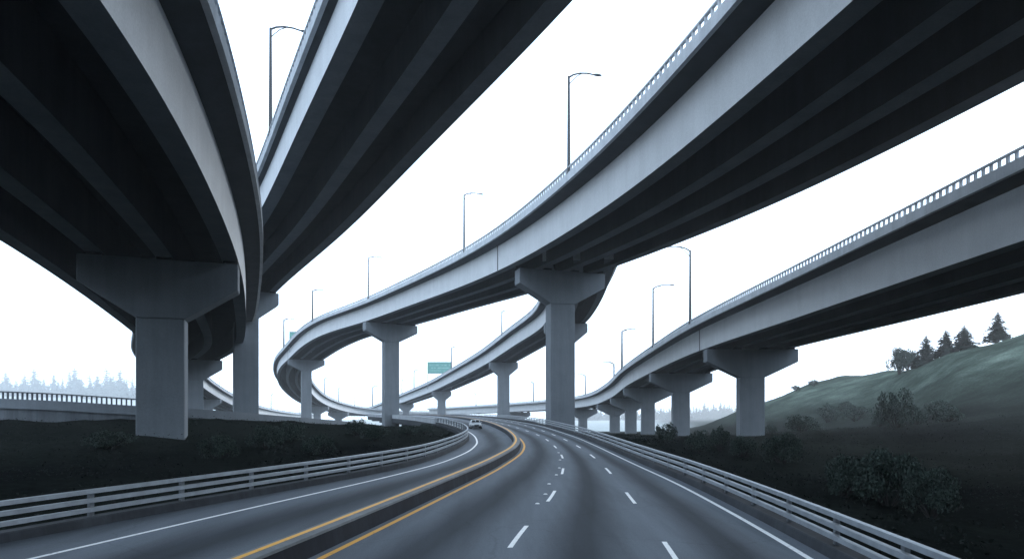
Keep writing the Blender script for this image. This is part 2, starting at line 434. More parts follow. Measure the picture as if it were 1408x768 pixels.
def build_ground():
    def axis(a, b, step, lo, hi, g):
        core = list(np.arange(a, b, step)); s = step; v = core[-1]
        while v < hi: s *= g; v += s; core.append(min(v, hi))
        s = step; v = core[0]; pre = []
        while v > lo: s *= g; v -= s; pre.append(max(v, lo))
        return np.array(pre[::-1]+core)
    xs = axis(-70, 100, 1.0, -2700, 2700, 1.07); ys = axis(0, 200, 1.0, -950, 2650, 1.06)
    X, Y = np.meshgrid(xs, ys); x = X.ravel(); y = Y.ravel(); zs = []; ms = []
    for k in range(0, len(x), 20000):
        z, r = Tfin(x[k:k+20000], y[k:k+20000]); zs.append(z); ms.append(r)
    z = np.concatenate(zs); mdw = np.concatenate(ms)
    road = (x > LB(y)-1.6) & (x < RB(y)+1.6)
    for i in range(len(x)):
        if y[i] > 400 or y[i] < -40 or abs(x[i]) > 220: continue
        amp = .22 if not road[i] else 0
        nz = mnoise.noise(Vector((x[i]*.45, y[i]*.45, 0)))*amp + mnoise.noise(Vector((x[i]*.13, y[i]*.13, 3)))*amp*1.4
        if mdw[i] > 1: nz += mnoise.noise(Vector((x[i]*.05+y[i]*.02, y[i]*.05-x[i]*.02, 5)))*min(1.6, mdw[i]*.25)
        if not road[i] and (LB(y[i])-4 < x[i] < RB(y[i])+4): nz = min(nz, 0)*.4
        z[i] += nz
    nx = len(xs); ny = len(ys)
    idx = np.arange(nx*ny).reshape(ny, nx)
    faces = np.stack([idx[:-1, :-1], idx[:-1, 1:], idx[1:, 1:], idx[1:, :-1]], -1).reshape(-1, 4)
    me = bpy.data.meshes.new('ground'); me.from_pydata(np.stack([x, y, z], 1).tolist(), [], faces.tolist())
    at = me.attributes.new('meadow', 'FLOAT', 'POINT')
    at.data.foreach_set('value', np.clip((mdw-2.0)/13, 0, 1).astype('f'))
    av = me.attributes.new('valley', 'FLOAT', 'POINT')
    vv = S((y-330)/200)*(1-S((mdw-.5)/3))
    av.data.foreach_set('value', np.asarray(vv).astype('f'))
    for p in me.polygons: p.use_smooth = True
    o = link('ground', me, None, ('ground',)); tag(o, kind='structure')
build_ground()

# ------------------------------------------------------------------ main road
def ylist(a, b):
    out = [a]
    while out[-1] < b: out.append(out[-1]+max(.8, min(5, abs(out[-1])*.02+.7)))
    out[-1] = b; return np.array(out)
def build_road():
    ys = ylist(-55, 600)
    def lat(y):
        lb, ll, ry, d1, d2, rl, rb = LB(y), LL(y), RY(y), D1f(y), D2f(y), RL(y), RB(y)
        a = [(lb-.45, -.45), (ll, 0)]
        for k in (.2, .4, .6, .8): a.append((ll+(ry-.9-ll)*k, k))
        a += [(ry-.9, 1), (ry-.02, 1), (ry, 1)]
        for (p, q, u) in ((ry, d1, 1), (d1, d2, 2), (d2, rl, 3)):
            for k in (.25, .5, .75, 1): a.append((p+(q-p)*k, u+k))
        a.append((rb+.45, 4.3)); return a
    V = []; U = []; Fc = []; nc = None
    for y in ys:
        a = lat(y); nc = len(a)+2
        V.append((a[0][0], y, ZR(y)-1.1)); U.append((-.5, y))
        for xx, u in a: V.append((xx, y, ZR(y))); U.append((u, y))
        V.append((a[-1][0], y, ZR(y)-1.1)); U.append((4.4, y))
    for r in range(len(ys)-1):
        for c in range(nc-1):
            Fc.append((r*nc+c, r*nc+c+1, (r+1)*nc+c+1, (r+1)*nc+c))
        Fc.append((r*nc+nc-1, r*nc, (r+1)*nc, (r+1)*nc+nc-1))
    me = bpy.data.meshes.new('road'); me.from_pydata([tuple(map(float, v)) for v in V], [], Fc)
    uv = me.uv_layers.new(name='lane')
    for lp in me.loops: uv.data[lp.index].uv = U[lp.vertex_index]
    o = link('road', me, None, ('road',)); tag(o, kind='structure')
build_road()

def strip(bm, f, w, y0, y1, dz=.005, z=None):
    ys = ylist(y0, y1) if y1-y0 > 6 else np.linspace(y0, y1, 5)
    prev = None
    for y in ys:
        # perpendicular half width
        sl = (f(y+.5)-f(y-.5)); k = math.sqrt(1+sl*sl)
        zz = (ZR(y) if z is None else z(y))+dz
        a = bm.verts.new((f(y)-w/2*k, y, zz)); b = bm.verts.new((f(y)+w/2*k, y, zz))
        if prev: bm.faces.new((prev[0], prev[1], b, a))
        prev = (a, b)
bm = bmesh.new(); strip(bm, LL, .15, -50, 560); tag(from_bm('edge_line', bm, 'white'), kind='structure')
bm = bmesh.new(); strip(bm, RL, .15, -50, 560); tag(from_bm('edge_line', bm, 'white'), kind='structure')
bm = bmesh.new(); strip(bm, RY, .16, -50, 560); tag(from_bm('yellow_line', bm, 'yellow'), kind='structure')
for f, w in ((D1f, .125), (D2f, .125)):
    bm = bmesh.new()
    starts = [-21.5, -12.2, -2.9, 6.4, 15.7, 23.3, 32.4] if f is D1f else [-23.7, -14.4, -5.1, 4.2, 13.5, 22.8, 32.6]
    while starts[-1] < 300: starts.append(starts[-1]+9.3)
    for y in starts: strip(bm, f, w, y, y+2.9)
    tag(from_bm('lane_dashes', bm, 'white'), kind='structure')
# raised reflective studs near the first lane line
studs = [(739, 692), (750, 679), (755, 665), (765, 652.5), (769, 643), (770, 632), (768, 622)]
for k, (px, py) in enumerate(studs):
    Y = Yof(py); bm = bmesh.new()
    bmesh.ops.create_cone(bm, segments=12, radius1=.085, radius2=.05, depth=.03, cap_ends=True)
    o = from_bm('road_stud', bm, 'white'); o.location = (wx(px, Y), Y, float(ZR(Y))+.018)
    tag(o, 'small white reflective stud beside the left dashed lane line', 'road stud', 'reflective studs along the lane line')

# median
def sweepY(bm, offs, ys, f):
    rings = []
    for y in ys:
        rings.append([bm.verts.new((f(y)+s, y, ZR(y)+z)) for s, z in offs])
    k = len(offs)
    for a, b in zip(rings, rings[1:]):
        for i in range(k): bm.faces.new((a[i], a[(i+1) % k], b[(i+1) % k], b[i]))
    bm.faces.new(rings[0]); bm.faces.new(rings[-1][::-1])
ys = ylist(-50, 590)
med = thing('median_barrier', 'low dark concrete median barrier curving between the two yellow lines', 'median barrier', (float(RY(0))-.5, 0, 0))
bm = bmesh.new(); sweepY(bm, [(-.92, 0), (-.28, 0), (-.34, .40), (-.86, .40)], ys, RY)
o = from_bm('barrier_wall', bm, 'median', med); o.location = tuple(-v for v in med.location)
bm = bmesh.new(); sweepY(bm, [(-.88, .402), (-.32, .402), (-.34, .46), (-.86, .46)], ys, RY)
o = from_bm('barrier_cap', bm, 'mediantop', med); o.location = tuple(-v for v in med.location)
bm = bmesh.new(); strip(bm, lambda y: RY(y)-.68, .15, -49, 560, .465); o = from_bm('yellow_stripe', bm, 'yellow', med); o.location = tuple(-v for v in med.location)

# guardrails
def guardrail(label, f, sgn, y0, y1, heights, post_sp, nmax=70):
    t = thing('guardrail', label, 'guardrail', (float(f(20)), 20, 0))
    inv = tuple(-v for v in t.location)
    ys = ylist(y0, y1)
    P = np.array([(f(y), y, ZR(y)) for y in ys]); Nn, dd = normals(P); Nn = Nn*sgn  # outward
    bm = bmesh.new(); sweep(bm, P, Nn, [(-.16, 0), (.30, 0), (.30, .22), (-.12, .22)], (0, 0, 0))
    k = from_bm('kerb', bm, 'kerb', t); k.location = inv
    bm = bmesh.new(); sweep(bm, P, Nn, [(-.118, .222), (.30, .222), (.30, .25), (-.10, .25)], (0, 0, 0))
    k2 = from_bm('kerb_capping', bm, 'kerb', k)
    for h in heights:
        bm = bmesh.new()
        sweep(bm, P, Nn, [(-.06, h-.055), (-.02, h-.065), (.05, h-.065), (.05, h+.065), (-.02, h+.065), (-.06, h+.055)], (0, 0, 0))
        k = from_bm('rail', bm, 'rail', t); k.location = inv
    A, s = along(P, post_sp, 1); nn, d2 = normals(A); nn = nn*sgn
    proto = None; cnt = 0
    for a, n, d in zip(A, nn, d2):
        if a[1] > 210 or cnt >= nmax: break
        if proto is None:
            b = bmesh.new(); top = max(heights)+.03
            box(b, .11, 0, (top+.25)/2, .10, .14, top-.25)
            proto = from_bm('post', b, 'post', t); o = proto
        else:
            o = proto.copy(); COL.objects.link(o); o.parent = t
        o.location = (a[0]-t.location[0], a[1]-20, a[2]); o.rotation_euler = (0, 0, math.atan2(n[1], n[0])); cnt += 1
guardrail('three rail galvanised guardrail along the left edge of the road beside the dark bank', LB, -1, -10, 112, (.97, .71, .45), 3.2)
guardrail('three rail galvanised guardrail along the right edge of the road above the bushes', RB, 1, -10, 420, (.95, .70, .45), 3.0)
# concrete parapet on the far left edge
ysf = ylist(108, 590)
t = thing('concrete_parapet', 'solid pale concrete parapet on the outer edge of the far left bend', 'parapet', (float(LB(108)), 108, 0))
P = np.array([(LB(y), y, ZR(y)) for y in ysf]); Nn, dd = normals(P); Nn = -Nn
bm = bmesh.new(); sweep(bm, P, Nn, [(-.15, 0), (.45, -.02), (.45, .78), (.0, .78)], (t.location.x, t.location.y, 0))
from_bm('parapet_wall', bm, 'parapet', t)
bm = bmesh.new(); sweep(bm, P, Nn, [(-.04, .782), (.5, .782), (.5, .87), (-.04, .87)], (t.location.x, t.location.y, 0))
from_bm('coping', bm, 'parapet', t)
t = thing('concrete_parapet', 'pale concrete edge beam closing the far right side of the main road', 'parapet', (float(RB(110)), 110, 0))
ysf = ylist(110, 590)
P = np.array([(RB(y)+.5, y, ZR(y)) for y in ysf]); Nn, dd = normals(P)
bm = bmesh.new(); sweep(bm, P, Nn, [(0, -1.0), (.3, -1.0), (.3, .45), (0, .45)], (t.location.x, t.location.y, 0))
from_bm('edge_beam', bm, 'wall', t)
# short wall piers under the raised far part of the road
for k, y in enumerate((138, 160, 184, 212, 245, 285, 330, 380)):
    x0, x1 = LB(y)+.6, RB(y)-.6; g = T((x0+x1)/2, y)-.8; zt = float(ZR(y))-1.1; sl = float(RL(y+5)-RL(y-5))/10
    t = thing('road_pier', 'low concrete wall pier under the far raised road, number seen beneath the left bend', 'bridge pier', ((x0+x1)/2, y, g), -math.atan(sl), 'low piers under the raised road')
    t['label'] = 'low concrete wall pier in the dark gap under the raised left bend'
    w = (x1-x0)
    for q in (-.34, 0, .34):
        bm = bmesh.new(); box(bm, q*w, 0, (zt-g-.7)/2, 2.2, 1.2, zt-g-.7); from_bm('column', bm, 'pier', t)
    bm = bmesh.new(); box(bm, 0, 0, zt-g-.36, w*.95, 1.5, .7); from_bm('pier_cap', bm, 'pier', t)

# ------------------------------------------------------------------ ramps
def mk(name, label, pts, ng, sp, side, **kw):
    D = deck(name, label, pts, ng, sp, side, **kw); D_sp[id(D)] = sp; return D
Cpts = [(20, -110, 18), (20.5, -40, 18), (18.6, 5, 18), (14.6, 29.8, 18), (10.8, 49.8, 18.4), (6.2, 69.7, 19.6), (-.4, 92.2, 21), (-8.2, 112.3, 22.2), (-23.1, 144.6, 24), (-38, 170, 24.3),
        (-56, 196, 24.3), (-69, 219.5, 24.0), (-92, 270, 23.3), (-109, 305, 20.8), (-121, 338, 16.8), (-127, 367, 12.3), (-129, 402, 6.6), (-123, 440, 2), (-107, 484, -1), (-82, 530, -2), (-50, 572, -2)]
Bpts = [(4.2, 90, 21.1), (5.6, 101, 21.3), (7.8, 134, 21.9), (7.6, 165, 22), (1.1, 195, 21), (-9.5, 240, 18.7), (-28, 300, 15), (-43, 350, 12.6), (-77, 440, 7.3), (-109, 520, 2), (-133, 575, -1)]
Rpts = [(22, -110, 10), (31, -30, 11), (33, 12, 11.2), (33.1, 49, 11.3), (32.8, 78, 11.2), (32.6, 112, 11.2), (34, 150, 10.8), (34.9, 200, 8.9), (36.8, 243, 6.5), (33.5, 305, 3.8), (11, 362, 2.4), (-23, 432, 1.2), (-62, 490, 0)]
Lpts = [(0, -110, 12.7), (-6.5, -30, 12.7), (-10.3, 5, 12.7), (-12.5, 21, 12.7), (-13.9, 26.2, 12.7), (-15.6, 32.5, 12.7), (-18.5, 41.9, 12.7), (-23.2, 56, 12.7), (-37, 91, 12.7), (-51.5, 124, 12.7),
        (-83, 178, 13), (-113, 237, 13.4), (-140, 297, 12.4), (-149, 340, 7.0), (-157, 400, .8), (-158, 470, -3.3), (-157, 530, -4)]
Epts = [(60, -90, 22.2), (16, -24, 22.2), (-2.6, 24, 22.2), (-9.1, 36.8, 22.2), (-15.9, 49.5, 22.2), (-27.2, 71, 22.2), (-47.5, 106, 22.2), (-63, 134, 22.2), (-84, 165, 22), (-107, 200, 21.5), (-134, 250, 19), (-161, 300, 14), (-188, 350, 8), (-214, 400, 2), (-235, 440, -2)]
DC = mk('elevated_ramp', 'long curved concrete ramp sweeping from top right down to the left loop', Cpts, 4, 4.25, 1)
DB = mk('elevated_ramp', 'narrow concrete ramp climbing behind the tall centre pier to join the big curve', Bpts, 3, 4.2, 1)
DR = mk('elevated_ramp', 'lower right concrete ramp running along the hillside with open railing', Rpts, 4, 4.4, 1, rail_sp=.72)
DL = mk('elevated_ramp', 'nearest left ramp seen from below, curving away over the thick dark pier', Lpts, 4, 4.9, -1, Wp=11.47)
DE = mk('elevated_ramp', 'high straight ramp crossing upper left behind the nearest left ramp', Epts, 3, 4.5, 1, over=.75, wh=2.6)
joint(DC, 683, 80, 130); joint(DC, 396, 230, 280); joint(DR, 964, 90, 130)
G = {}
pier(DL, 226, 45, 62, 'wide dark hammerhead pier standing on the left bank, nearest of all', extra=-.3, hw=1.75)
pier(DL, 246, 105, 150, 'pier half hidden behind the nearest left pier, only its right side showing')
pier(DL, 287, 290, 350, 'small far pier seen in the gap between the two big left piers')
pier(DE, 338, 85, 120, 'tall pier rising behind the concrete wall, right of the nearest left pier')
pier(DE, 236, 220, 260, 'far pier of the high left ramp hidden behind the dark left pier')
pier(DC, 770, 80, 106, 'tallest thick pier at the centre of the photo beside the right guardrail', extra=-.75, hw=1.88, shift=(.1, 2.4))
pier(DC, 535, 135, 175, 'slender tall pier left of the car and in front of the wall end')
pier(DC, 417, 225, 275, 'pier under the leftmost turn of the looping ramp')
pier(DC, 437, 350, 430, 'short pale pier under the far descending side of the loop')
pier(DC, 466, 400, 470, 'very small low pier where the loop descends to the road')
pier(DB, 778, 150, 185, 'pier of the narrow ramp hidden behind the tallest centre pier, cap end showing')
pier(DB, 692, 215, 275, 'pier of the narrow ramp just left of the tallest centre pier')
pier(DB, 607, 320, 380, 'pier of the narrow ramp standing below the green sign')
pier(DB, 558, 390, 460, 'small pale pier of the narrow ramp right beside the slender tall pier')
pier(DR, 1029, 95, 115, 'nearest pier of the lower right ramp, in front of the hillside')
pier(DR, 935, 140, 170, 'second pier of the lower right ramp, left of the nearest one')
pier(DR, 891, 190, 225, 'third pier of the lower right ramp with wide cap')
pier(DR, 867, 235, 262, 'fourth pier of the lower right ramp, tucked behind the third')
pier(DR, 845, 268, 305, 'fifth pier of the lower right ramp at the bend')
pier(DR, 800, 305, 345, 'short pale pier just right of the tallest centre pier')
pier(DR, 712, 345, 400, 'lowest farthest pier showing only its cap left of the centre pier')

# ------------------------------------------------------------------ street lamps
def make_lamp(q=1.0, shell=True):
    t = thing('street_lamp', 'x', 'street lamp', (0, 0, 0), 0, 'street lamps along the ramps')
    H = 10.0
    bm = bmesh.new(); tube(bm, [(0, 0, 0), (0, 0, 3), (0, 0, 7), (0, 0, H)], [.19*q, .17*q, .14*q, .12*q]); box(bm, 0, 0, .03, .42, .42, .06)
    a = from_bm('pole', bm, 'pole', t)
    bm = bmesh.new(); tube(bm, [(0, 0, H-.12), (.5, 0, H+.22), (1.2, 0, H+.46), (2.0, 0, H+.55), (2.75, 0, H+.5)], [.10*q, .09*q, .08*q, .075*q, .07*q], 8)
    b = from_bm('arm', bm, 'pole', t)
    bm = bmesh.new(); tube(bm, [(0, 0, H-.9), (.35, 0, H-.45), (.85, 0, H+.1), (1.5, 0, H+.5)], [.045*q]*4, 6)
    c = from_bm('brace', bm, 'pole', t)
    bm = bmesh.new(); bmesh.ops.create_uvsphere(bm, u_segments=14, v_segments=8, radius=1)
    for v in bm.verts:
        v.co = Vector((v.co.x*.5+3.15, v.co.y*.2, H+.5+v.co.z*(.14 if v.co.z > 0 else .09)))
    d = from_bm('lamp_head', bm, 'head', t, smooth=True)
    CH[t.name] = [a, b, c, d]
    return t
lamp0 = make_lamp(); lamp_used = [False]
far_parts = []
_l2 = make_lamp(1.55)          # stouter masts on the long far spans
far_parts = CH[_l2.name]
for c_ in far_parts: c_.parent = None
def lamp(D, near, px, top, ymin, ymax, arm, label):
    """near True: on the reference parapet; arm +1 right, -1 left in view"""
    s = -(D.over-.15) if near else D.W+D.over-.15
    i = pick(D, s, px, ymin, ymax); p, n, d = D.P[i], D.N[i], D.d[i]
    x, y = p[0]+n[0]*s, p[1]+n[1]*s; z = p[2]+4.6+D.o4
    # exact column in view by sliding along the parapet
    h = wz(top, y)-z; k = h/10.6
    if lamp_used[0]: o = lamp0.copy(); COL.objects.link(o)
    else: o = lamp0; lamp_used[0] = True
    if o is not lamp0:
        for ch in (far_parts if y > 170 else CH['street_lamp']):
            c = ch.copy(); COL.objects.link(c); c.parent = o
    nx = n if n[0] > 0 else -n
    ang = math.atan2(nx[1], nx[0])+(0 if arm > 0 else math.pi)
    o.location = (x, y, z); o.rotation_euler = (0, 0, ang); o.scale = (k, k, k); o['label'] = label
    return x, y
L_ = [
 (DE, True, 371, 30, 45, 80, 1, 'large street lamp at top left in the gap between the two dark ramps'),
 (DC, True, 784, 97, 50, 90, 1, 'large street lamp above the centre of the big curved ramp, highest of its row'),
 (DC, True, 638, 263, 90, 140, 1, 'second street lamp down the big curve, above the vertical joint'),
 (DC, True, 505, 351, 130, 190, 1, 'street lamp on the big curve straight above the slender pier'),
 (DC, True, 430, 397, 190, 230, 1, 'street lamp on the big curve between the slender pier and the loop sign'),
 (DC, True, 390, 437, 235, 300, 1, 'street lamp left of the half hidden green sign at the loop'),
 (DR, True, 951, 338, 80, 130, -1, 'tallest street lamp of the right ramp, its arm pointing left'),
 (DR, True, 899, 391, 110, 170, 1, 'street lamp on the right ramp with its arm pointing right, second from the hillside'),
 (DR, True, 855, 452, 160, 240, 1, 'street lamp rising at the sharp bend of the right ramp'),
 (DR, False, 843, 497, 240, 330, -1, 'small street lamp with left arm just left of the sharp bend'),
 (DR, False, 805, 514, 300, 360, -1, 'small street lamp with left arm beside the tallest centre pier'),
 (DR, False, 733, 524, 340, 420, -1, 'small street lamp with left arm between the centre pier and the pier left of it'),
 (DR, False, 655, 540, 400, 470, -1, 'small street lamp above the car, its arm pointing left'),
 (DB, True, 690, 426, 195, 270, 1, 'street lamp on the narrow ramp above its nearest visible pier'),
 (DB, True, 734, 412, 160, 190, 1, 'street lamp on the narrow ramp cut off by the big curved ramp above it'),
 (DB, True, 620, 476, 265, 320, 1, 'street lamp at the right edge of the green sign'),
 (DB, True, 569, 508, 340, 420, 1, 'small street lamp left of the green sign'),
 (DB, True, 553, 521, 400, 470, 1, 'small street lamp just right of the slender pier'),
 (DB, True, 512, 530, 490, 560, 1, 'tiny street lamp just left of the slender pier'),
 (DC, False, 446, 519, 360, 440, 1, 'small street lamp on the descending loop, nearest to the loop pier'),
 (DC, False, 466, 532, 400, 470, 1, 'small street lamp on the descending loop, second right of the loop pier'),
 (DC, False, 488, 544, 440, 520, 1, 'shortest street lamp on the descending loop before the slender pier'),
 (DL, True, 302, 518, 280, 360, 1, 'small street lamp in the gap between the two big left piers'),
 (DL, True, 372, 541, 400, 520, 1, 'tiny street lamp right of the tall left pier above the wall'),
 (DL, True, 393, 559, 480, 560, 1, 'tiniest street lamp left of the loop pier, low above the wall'),
]
L_.sort(key=lambda a: a[2] != 784)
for a in L_: lamp(*a)
for c_ in far_parts: bpy.data.objects.remove(c_)
bpy.data.objects.remove(_l2)

# ------------------------------------------------------------------ signs
def sign(cx, cy, z0, w, h, zbase, label, ang=0, depth=.2):
    t = thing('road_sign', label, 'road sign', (cx, cy, zbase), ang, 'green highway signs')
    b0 = z0-zbase
    bm = bmesh.new(); box(bm, 0, 0, b0+h/2, w, depth, h); panel = from_bm('sign_panel', bm, 'green', t, bevel=.05)
    bm = bmesh.new()
    for zz, hh in ((b0-.02, .14), (b0+h+.02, .14)): box(bm, 0, 0, zz, w+.1, depth+.1, hh)
    from_bm('frame', bm, 'post', t)
    for s in (-1, 1):
        bm = bmesh.new(); box(bm, s*(w/2-.05), .25, (b0+h)/2-.3, .3, .25, b0+h+.6); from_bm('post', bm, 'rail', t)
    bm = bmesh.new(); rr = random.Random(3)
    for row, (fz, fh) in enumerate(((.72, .13), (.48, .13), (.24, .10))):
        x = -w*.42
        while x < w*.42:
            ww = rr.uniform(.25, .7)
            if rr.random() < .8: box(bm, x+ww/2, -depth/2-.004, b0+h*fz, ww*.8, .02, h*fh*rr.uniform(.6, 1))
            x += ww
    from_bm('lettering', bm, 'ink', panel)
    return t
Y = 300; i = pick(DB, -1.6, 604, 280, 340); p = DB.P[i]; Ys = p[1]+4
sign(wx(604.5, Ys), Ys, wz(513, Ys), 33*Ys/F, 15.5*Ys/F, wz(527, Ys)-2.2, 'green highway sign with pale illegible legend on the narrow ramp at centre')
i = pick(DC, 7, 420, 235, 300); Ys = 262
sign(wx(413, Ys), Ys, wz(475, Ys), 30*Ys/F, 19*Ys/F, wz(482, Ys), 'green highway sign half hidden behind the parapet of the loop')

# ------------------------------------------------------------------ wall on the left bank
wp = [(-95, 57, 3.0, .2), (px_ := -60, 60, 1.9, -.4), (wx(94, 62), 62, 1.3, -.5), (wx(198, 64), 64, .80, -.5), (wx(264, 66), 66, .68, -.3), (wx(340, 71), 71, .2, -.62), (wx(440, 82), 82, -.5, -1.15), (wx(534, 97), 97, -1.62, -2.1)]
WP = catmull([(a, b, c+EYE) for a, b, c, d in wp], 1.5); WP = smooth_path(WP, 8)
Nw, dw = normals(WP); Nw2 = -Nw   # towards the far side
t = thing('retaining_wall', 'long low concrete wall with open railing topping the left bank behind the piers', 'concrete wall', (WP[0][0], WP[0][1], 2))
org = tuple(t.location)
bm = bmesh.new(); sweep(bm, WP, Nw2, [(0, -.0), (.45, 0), (.45, -.9), (0, -.9)], org); from_bm('parapet', bm, 'pier', t)
bm = bmesh.new(); sweep(bm, WP, Nw2, [(.18, -.9), (1.0, -.9), (1.0, -3.2), (.18, -3.2)], org); from_bm('wall_base', bm, 'wall', t)
seg = WP[:, 1] < 66; WR = WP[seg]; NR = Nw2[seg]
bm = bmesh.new(); sweep(bm, WR, NR, [(.08, .58), (.36, .58), (.36, .70), (.08, .70)], org); posts_mesh(bm, WR, NR, .22, .42, .12, .14, -.002, .582, org); from_bm('railing', bm, 'wall', t)
# the carriageway behind that wall
bm = bmesh.new(); sweep(bm, WP, Nw2, [(1.02, -.75), (9, -.75), (9, -1.4), (1.02, -1.4)], (0, 0, 0)); tag(from_bm('side_road', bm, 'kerb'), kind='structure')

# ------------------------------------------------------------------ car
def build_car():
    Y = Yof(588.6); x = wx(653.5, Y); z = float(ZR(Y))
    sl = float(RL(Y+3)-RL(Y-3))/6
    t = thing('car', 'small silver car driving towards the viewer on the left carriageway', 'car', (x, Y, z+.01), -math.atan(sl)+R(4))
    t.scale = (.8, .8, .8)
    def loft(secs, name, mat, parent, bev=.05):
        bm = bmesh.new(); rings = []
        for y, hw, z0, z1, tw in secs:
            rings.append([bm.verts.new(c) for c in ((-hw, y, z0), (-hw, y, (z0+z1)/2+.05), (-tw, y, z1), (0, y, z1+.03), (tw, y, z1), (hw, y, (z0+z1)/2+.05), (hw, y, z0))])
        for a, b in zip(rings, rings[1:]):
            for i in range(7): bm.faces.new((a[i], a[(i+1) % 7], b[(i+1) % 7], b[i]))
        bm.faces.new(rings[0]); bm.faces.new(rings[-1][::-1])
        return from_bm(name, bm, mat, parent, smooth=False, bevel=bev)
    body = loft([(-2.2, .78, .34, .62, .66), (-2.05, .88, .24, .76, .76), (-1.2, .92, .22, .93, .82), (-.6, .93, .22, .98, .84), (1.2, .93, .22, 1.0, .84), (2.0, .90, .26, .97, .78), (2.2, .8, .36, .8, .66)], 'body', 'car', t)
    cab = loft([(-.75, .80, .95, .99, .76), (-.1, .78, .95, 1.42, .58), (1.0, .78, .95, 1.45, .58), (1.75, .78, .95, 1.02, .72)], 'cabin', 'car', t, .03)
    bm = bmesh.new(); bm.faces.new([bm.verts.new(c) for c in ((-.68, -.72, 1.04), (.68, -.72, 1.04), (.53, -.17, 1.40), (-.53, -.17, 1.40))]); 
    from_bm('windscreen', bm, 'dark', t)
    for s in (-1, 1):
        bm = bmesh.new(); bm.faces.new([bm.verts.new(c) for c in ((s*.80, -.5, 1.05), (s*.80, 1.45, 1.08), (s*.655, .95, 1.38), (s*.655, -.05, 1.36))]); from_bm('side_window', bm, 'dark', t)
        bm = bmesh.new(); box(bm, s*.6, -2.17, .63, .36, .12, .15); from_bm('headlight', bm, 'white', t, bevel=.03)
        bm = bmesh.new(); box(bm, s*1.0, -.5, 1.03, .2, .1, .13); from_bm('mirror', bm, 'car', t, bevel=.02)
    bm = bmesh.new(); box(bm, 0, -2.2, .55, .72, .08, .2); from_bm('grille', bm, 'dark', t)
    bm = bmesh.new(); box(bm, 0, -2.16, .32, 1.6, .2, .18); from_bm('bumper', bm, 'tyre', t, bevel=.03)
    for sx in (-1, 1):
        for yy in (-1.4, 1.4):
            bm = bmesh.new(); bmesh.ops.create_cone(bm, segments=24, radius1=.33, radius2=.33, depth=.22, cap_ends=True, matrix=Matrix.Translation((sx*.84, yy, .33)) @ Matrix.Rotation(R(90), 4, 'Y'))
            w = from_bm('wheel', bm, 'tyre', t)
            bm = bmesh.new(); bmesh.ops.create_cone(bm, segments=20, radius1=.2, radius2=.18, depth=.24, cap_ends=True, matrix=Matrix.Translation((sx*.85, yy, .33)) @ Matrix.Rotation(R(90), 4, 'Y'))
            from_bm('rim', bm, 'alu', w)
build_car()

# ------------------------------------------------------------------ vegetation
def leaf_mesh(name, centres, size, r, flat=0.0):
    n = len(centres); c = np.array(centres)
    u = r.normal(size=(n, 3)); u /= np.linalg.norm(u, axis=1)[:, None]
    v = r.normal(size=(n, 3)); v -= (v*u).sum(1)[:, None]*u; v /= np.linalg.norm(v, axis=1)[:, None]
    s = size*r.uniform(.5, 1.3, n)[:, None]
    a = c-u*s*.5; b = c+v*s*.28; d = c+u*s*.5; e = c-v*s*.28
    V = np.stack([a, b, d, e], 1).reshape(-1, 3)
    me = bpy.data.meshes.new(name)
    me.from_pydata(V.tolist(), [], np.arange(n*4).reshape(-1, 4).tolist()); return me
def shrub_proto(seed, n=3600, lean=1.0, tall=1.0):
    r = np.random.default_rng(seed)
    k = 26; cc = []
    while len(cc) < k:
        p = r.uniform(-1, 1, 3); 
        if p[0]**2+p[1]**2+p[2]**2 < 1 and p[2] > -.35: cc.append((p[0]*.8, p[1]*.8, .42+p[2]*.45*tall))
    rad = r.uniform(.14, .30, k); pts = []
    for i in range(n):
        j = r.integers(k); d = r.normal(size=3); d /= np.linalg.norm(d)
        rr = rad[j]*(r.uniform(.35, 1)**.4)*(1+.25*r.normal()*.6)
        pts.append((cc[j][0]+d[0]*rr*1.1, cc[j][1]+d[1]*rr*1.1, max(.02, cc[j][2]+d[2]*rr*.9)))
    me = leaf_mesh('foliage', pts, .085, r)
    bm = bmesh.new()
    for j in range(0, k, 2):
        c = Vector(cc[j]); tube(bm, [(c.x*.1, c.y*.1, -.05), tuple(c*.5+Vector((0, 0, .02))), tuple(c)], [.028, .018, .008], 5)
    sm = bpy.data.meshes.new('stems'); bm.to_mesh(sm); bm.free()
    me.materials.append(M['leaf']); sm.materials.append(M['bark'])
    return me, sm
SH = [shrub_proto(s) for s in (1, 2, 3)]
SH.append(shrub_proto(4, 5200))
def conifer_proto(seed, tiers=16, nb=11, q=5, slim=.27):
    r = np.random.default_rng(seed); pts = []; V = []
    for t in range(tiers):
        f = t/(tiers-1); z = .10+.88*f; L = slim*(1-f)**.85*(1+.25*r.uniform(-1, 1))+.012
        for b in range(max(4, int(nb*(1-f*.5)))):
            a = r.uniform(0, 2*math.pi); l = L*r.uniform(.7, 1.2)
            for k in range(q):
                g = (k+.6)/q; w = l*.33*(1.15-g)+.008
                cx, cy, cz = math.cos(a)*l*g, math.sin(a)*l*g, z-l*.35*g+r.normal()*.006
                ta = np.array([math.cos(a), math.sin(a), -.35]); tb = np.array([-math.sin(a), math.cos(a), r.normal()*.4])
                c = np.array([cx, cy, cz]); h = l/q*.9
                V += [c-ta*h, c+tb*w, c+ta*h, c-tb*w+np.array([0, 0, -.012])]
    me = bpy.data.meshes.new('crown'); me.from_pydata([tuple(v) for v in V], [], np.arange(len(V)).reshape(-1, 4).tolist())
    bm = bmesh.new(); tube(bm, [(0, 0, -.05), (0, 0, .5), (0, 0, .97)], [.018, .012, .003], 6)
    tm = bpy.data.meshes.new('trunk'); bm.to_mesh(tm); bm.free()
    me.materials.append(M['needle']); tm.materials.append(M['bark']); return me, tm
CO = [conifer_proto(s, slim=sl) for s, sl in ((11, .40), (12, .50), (13, .32))]
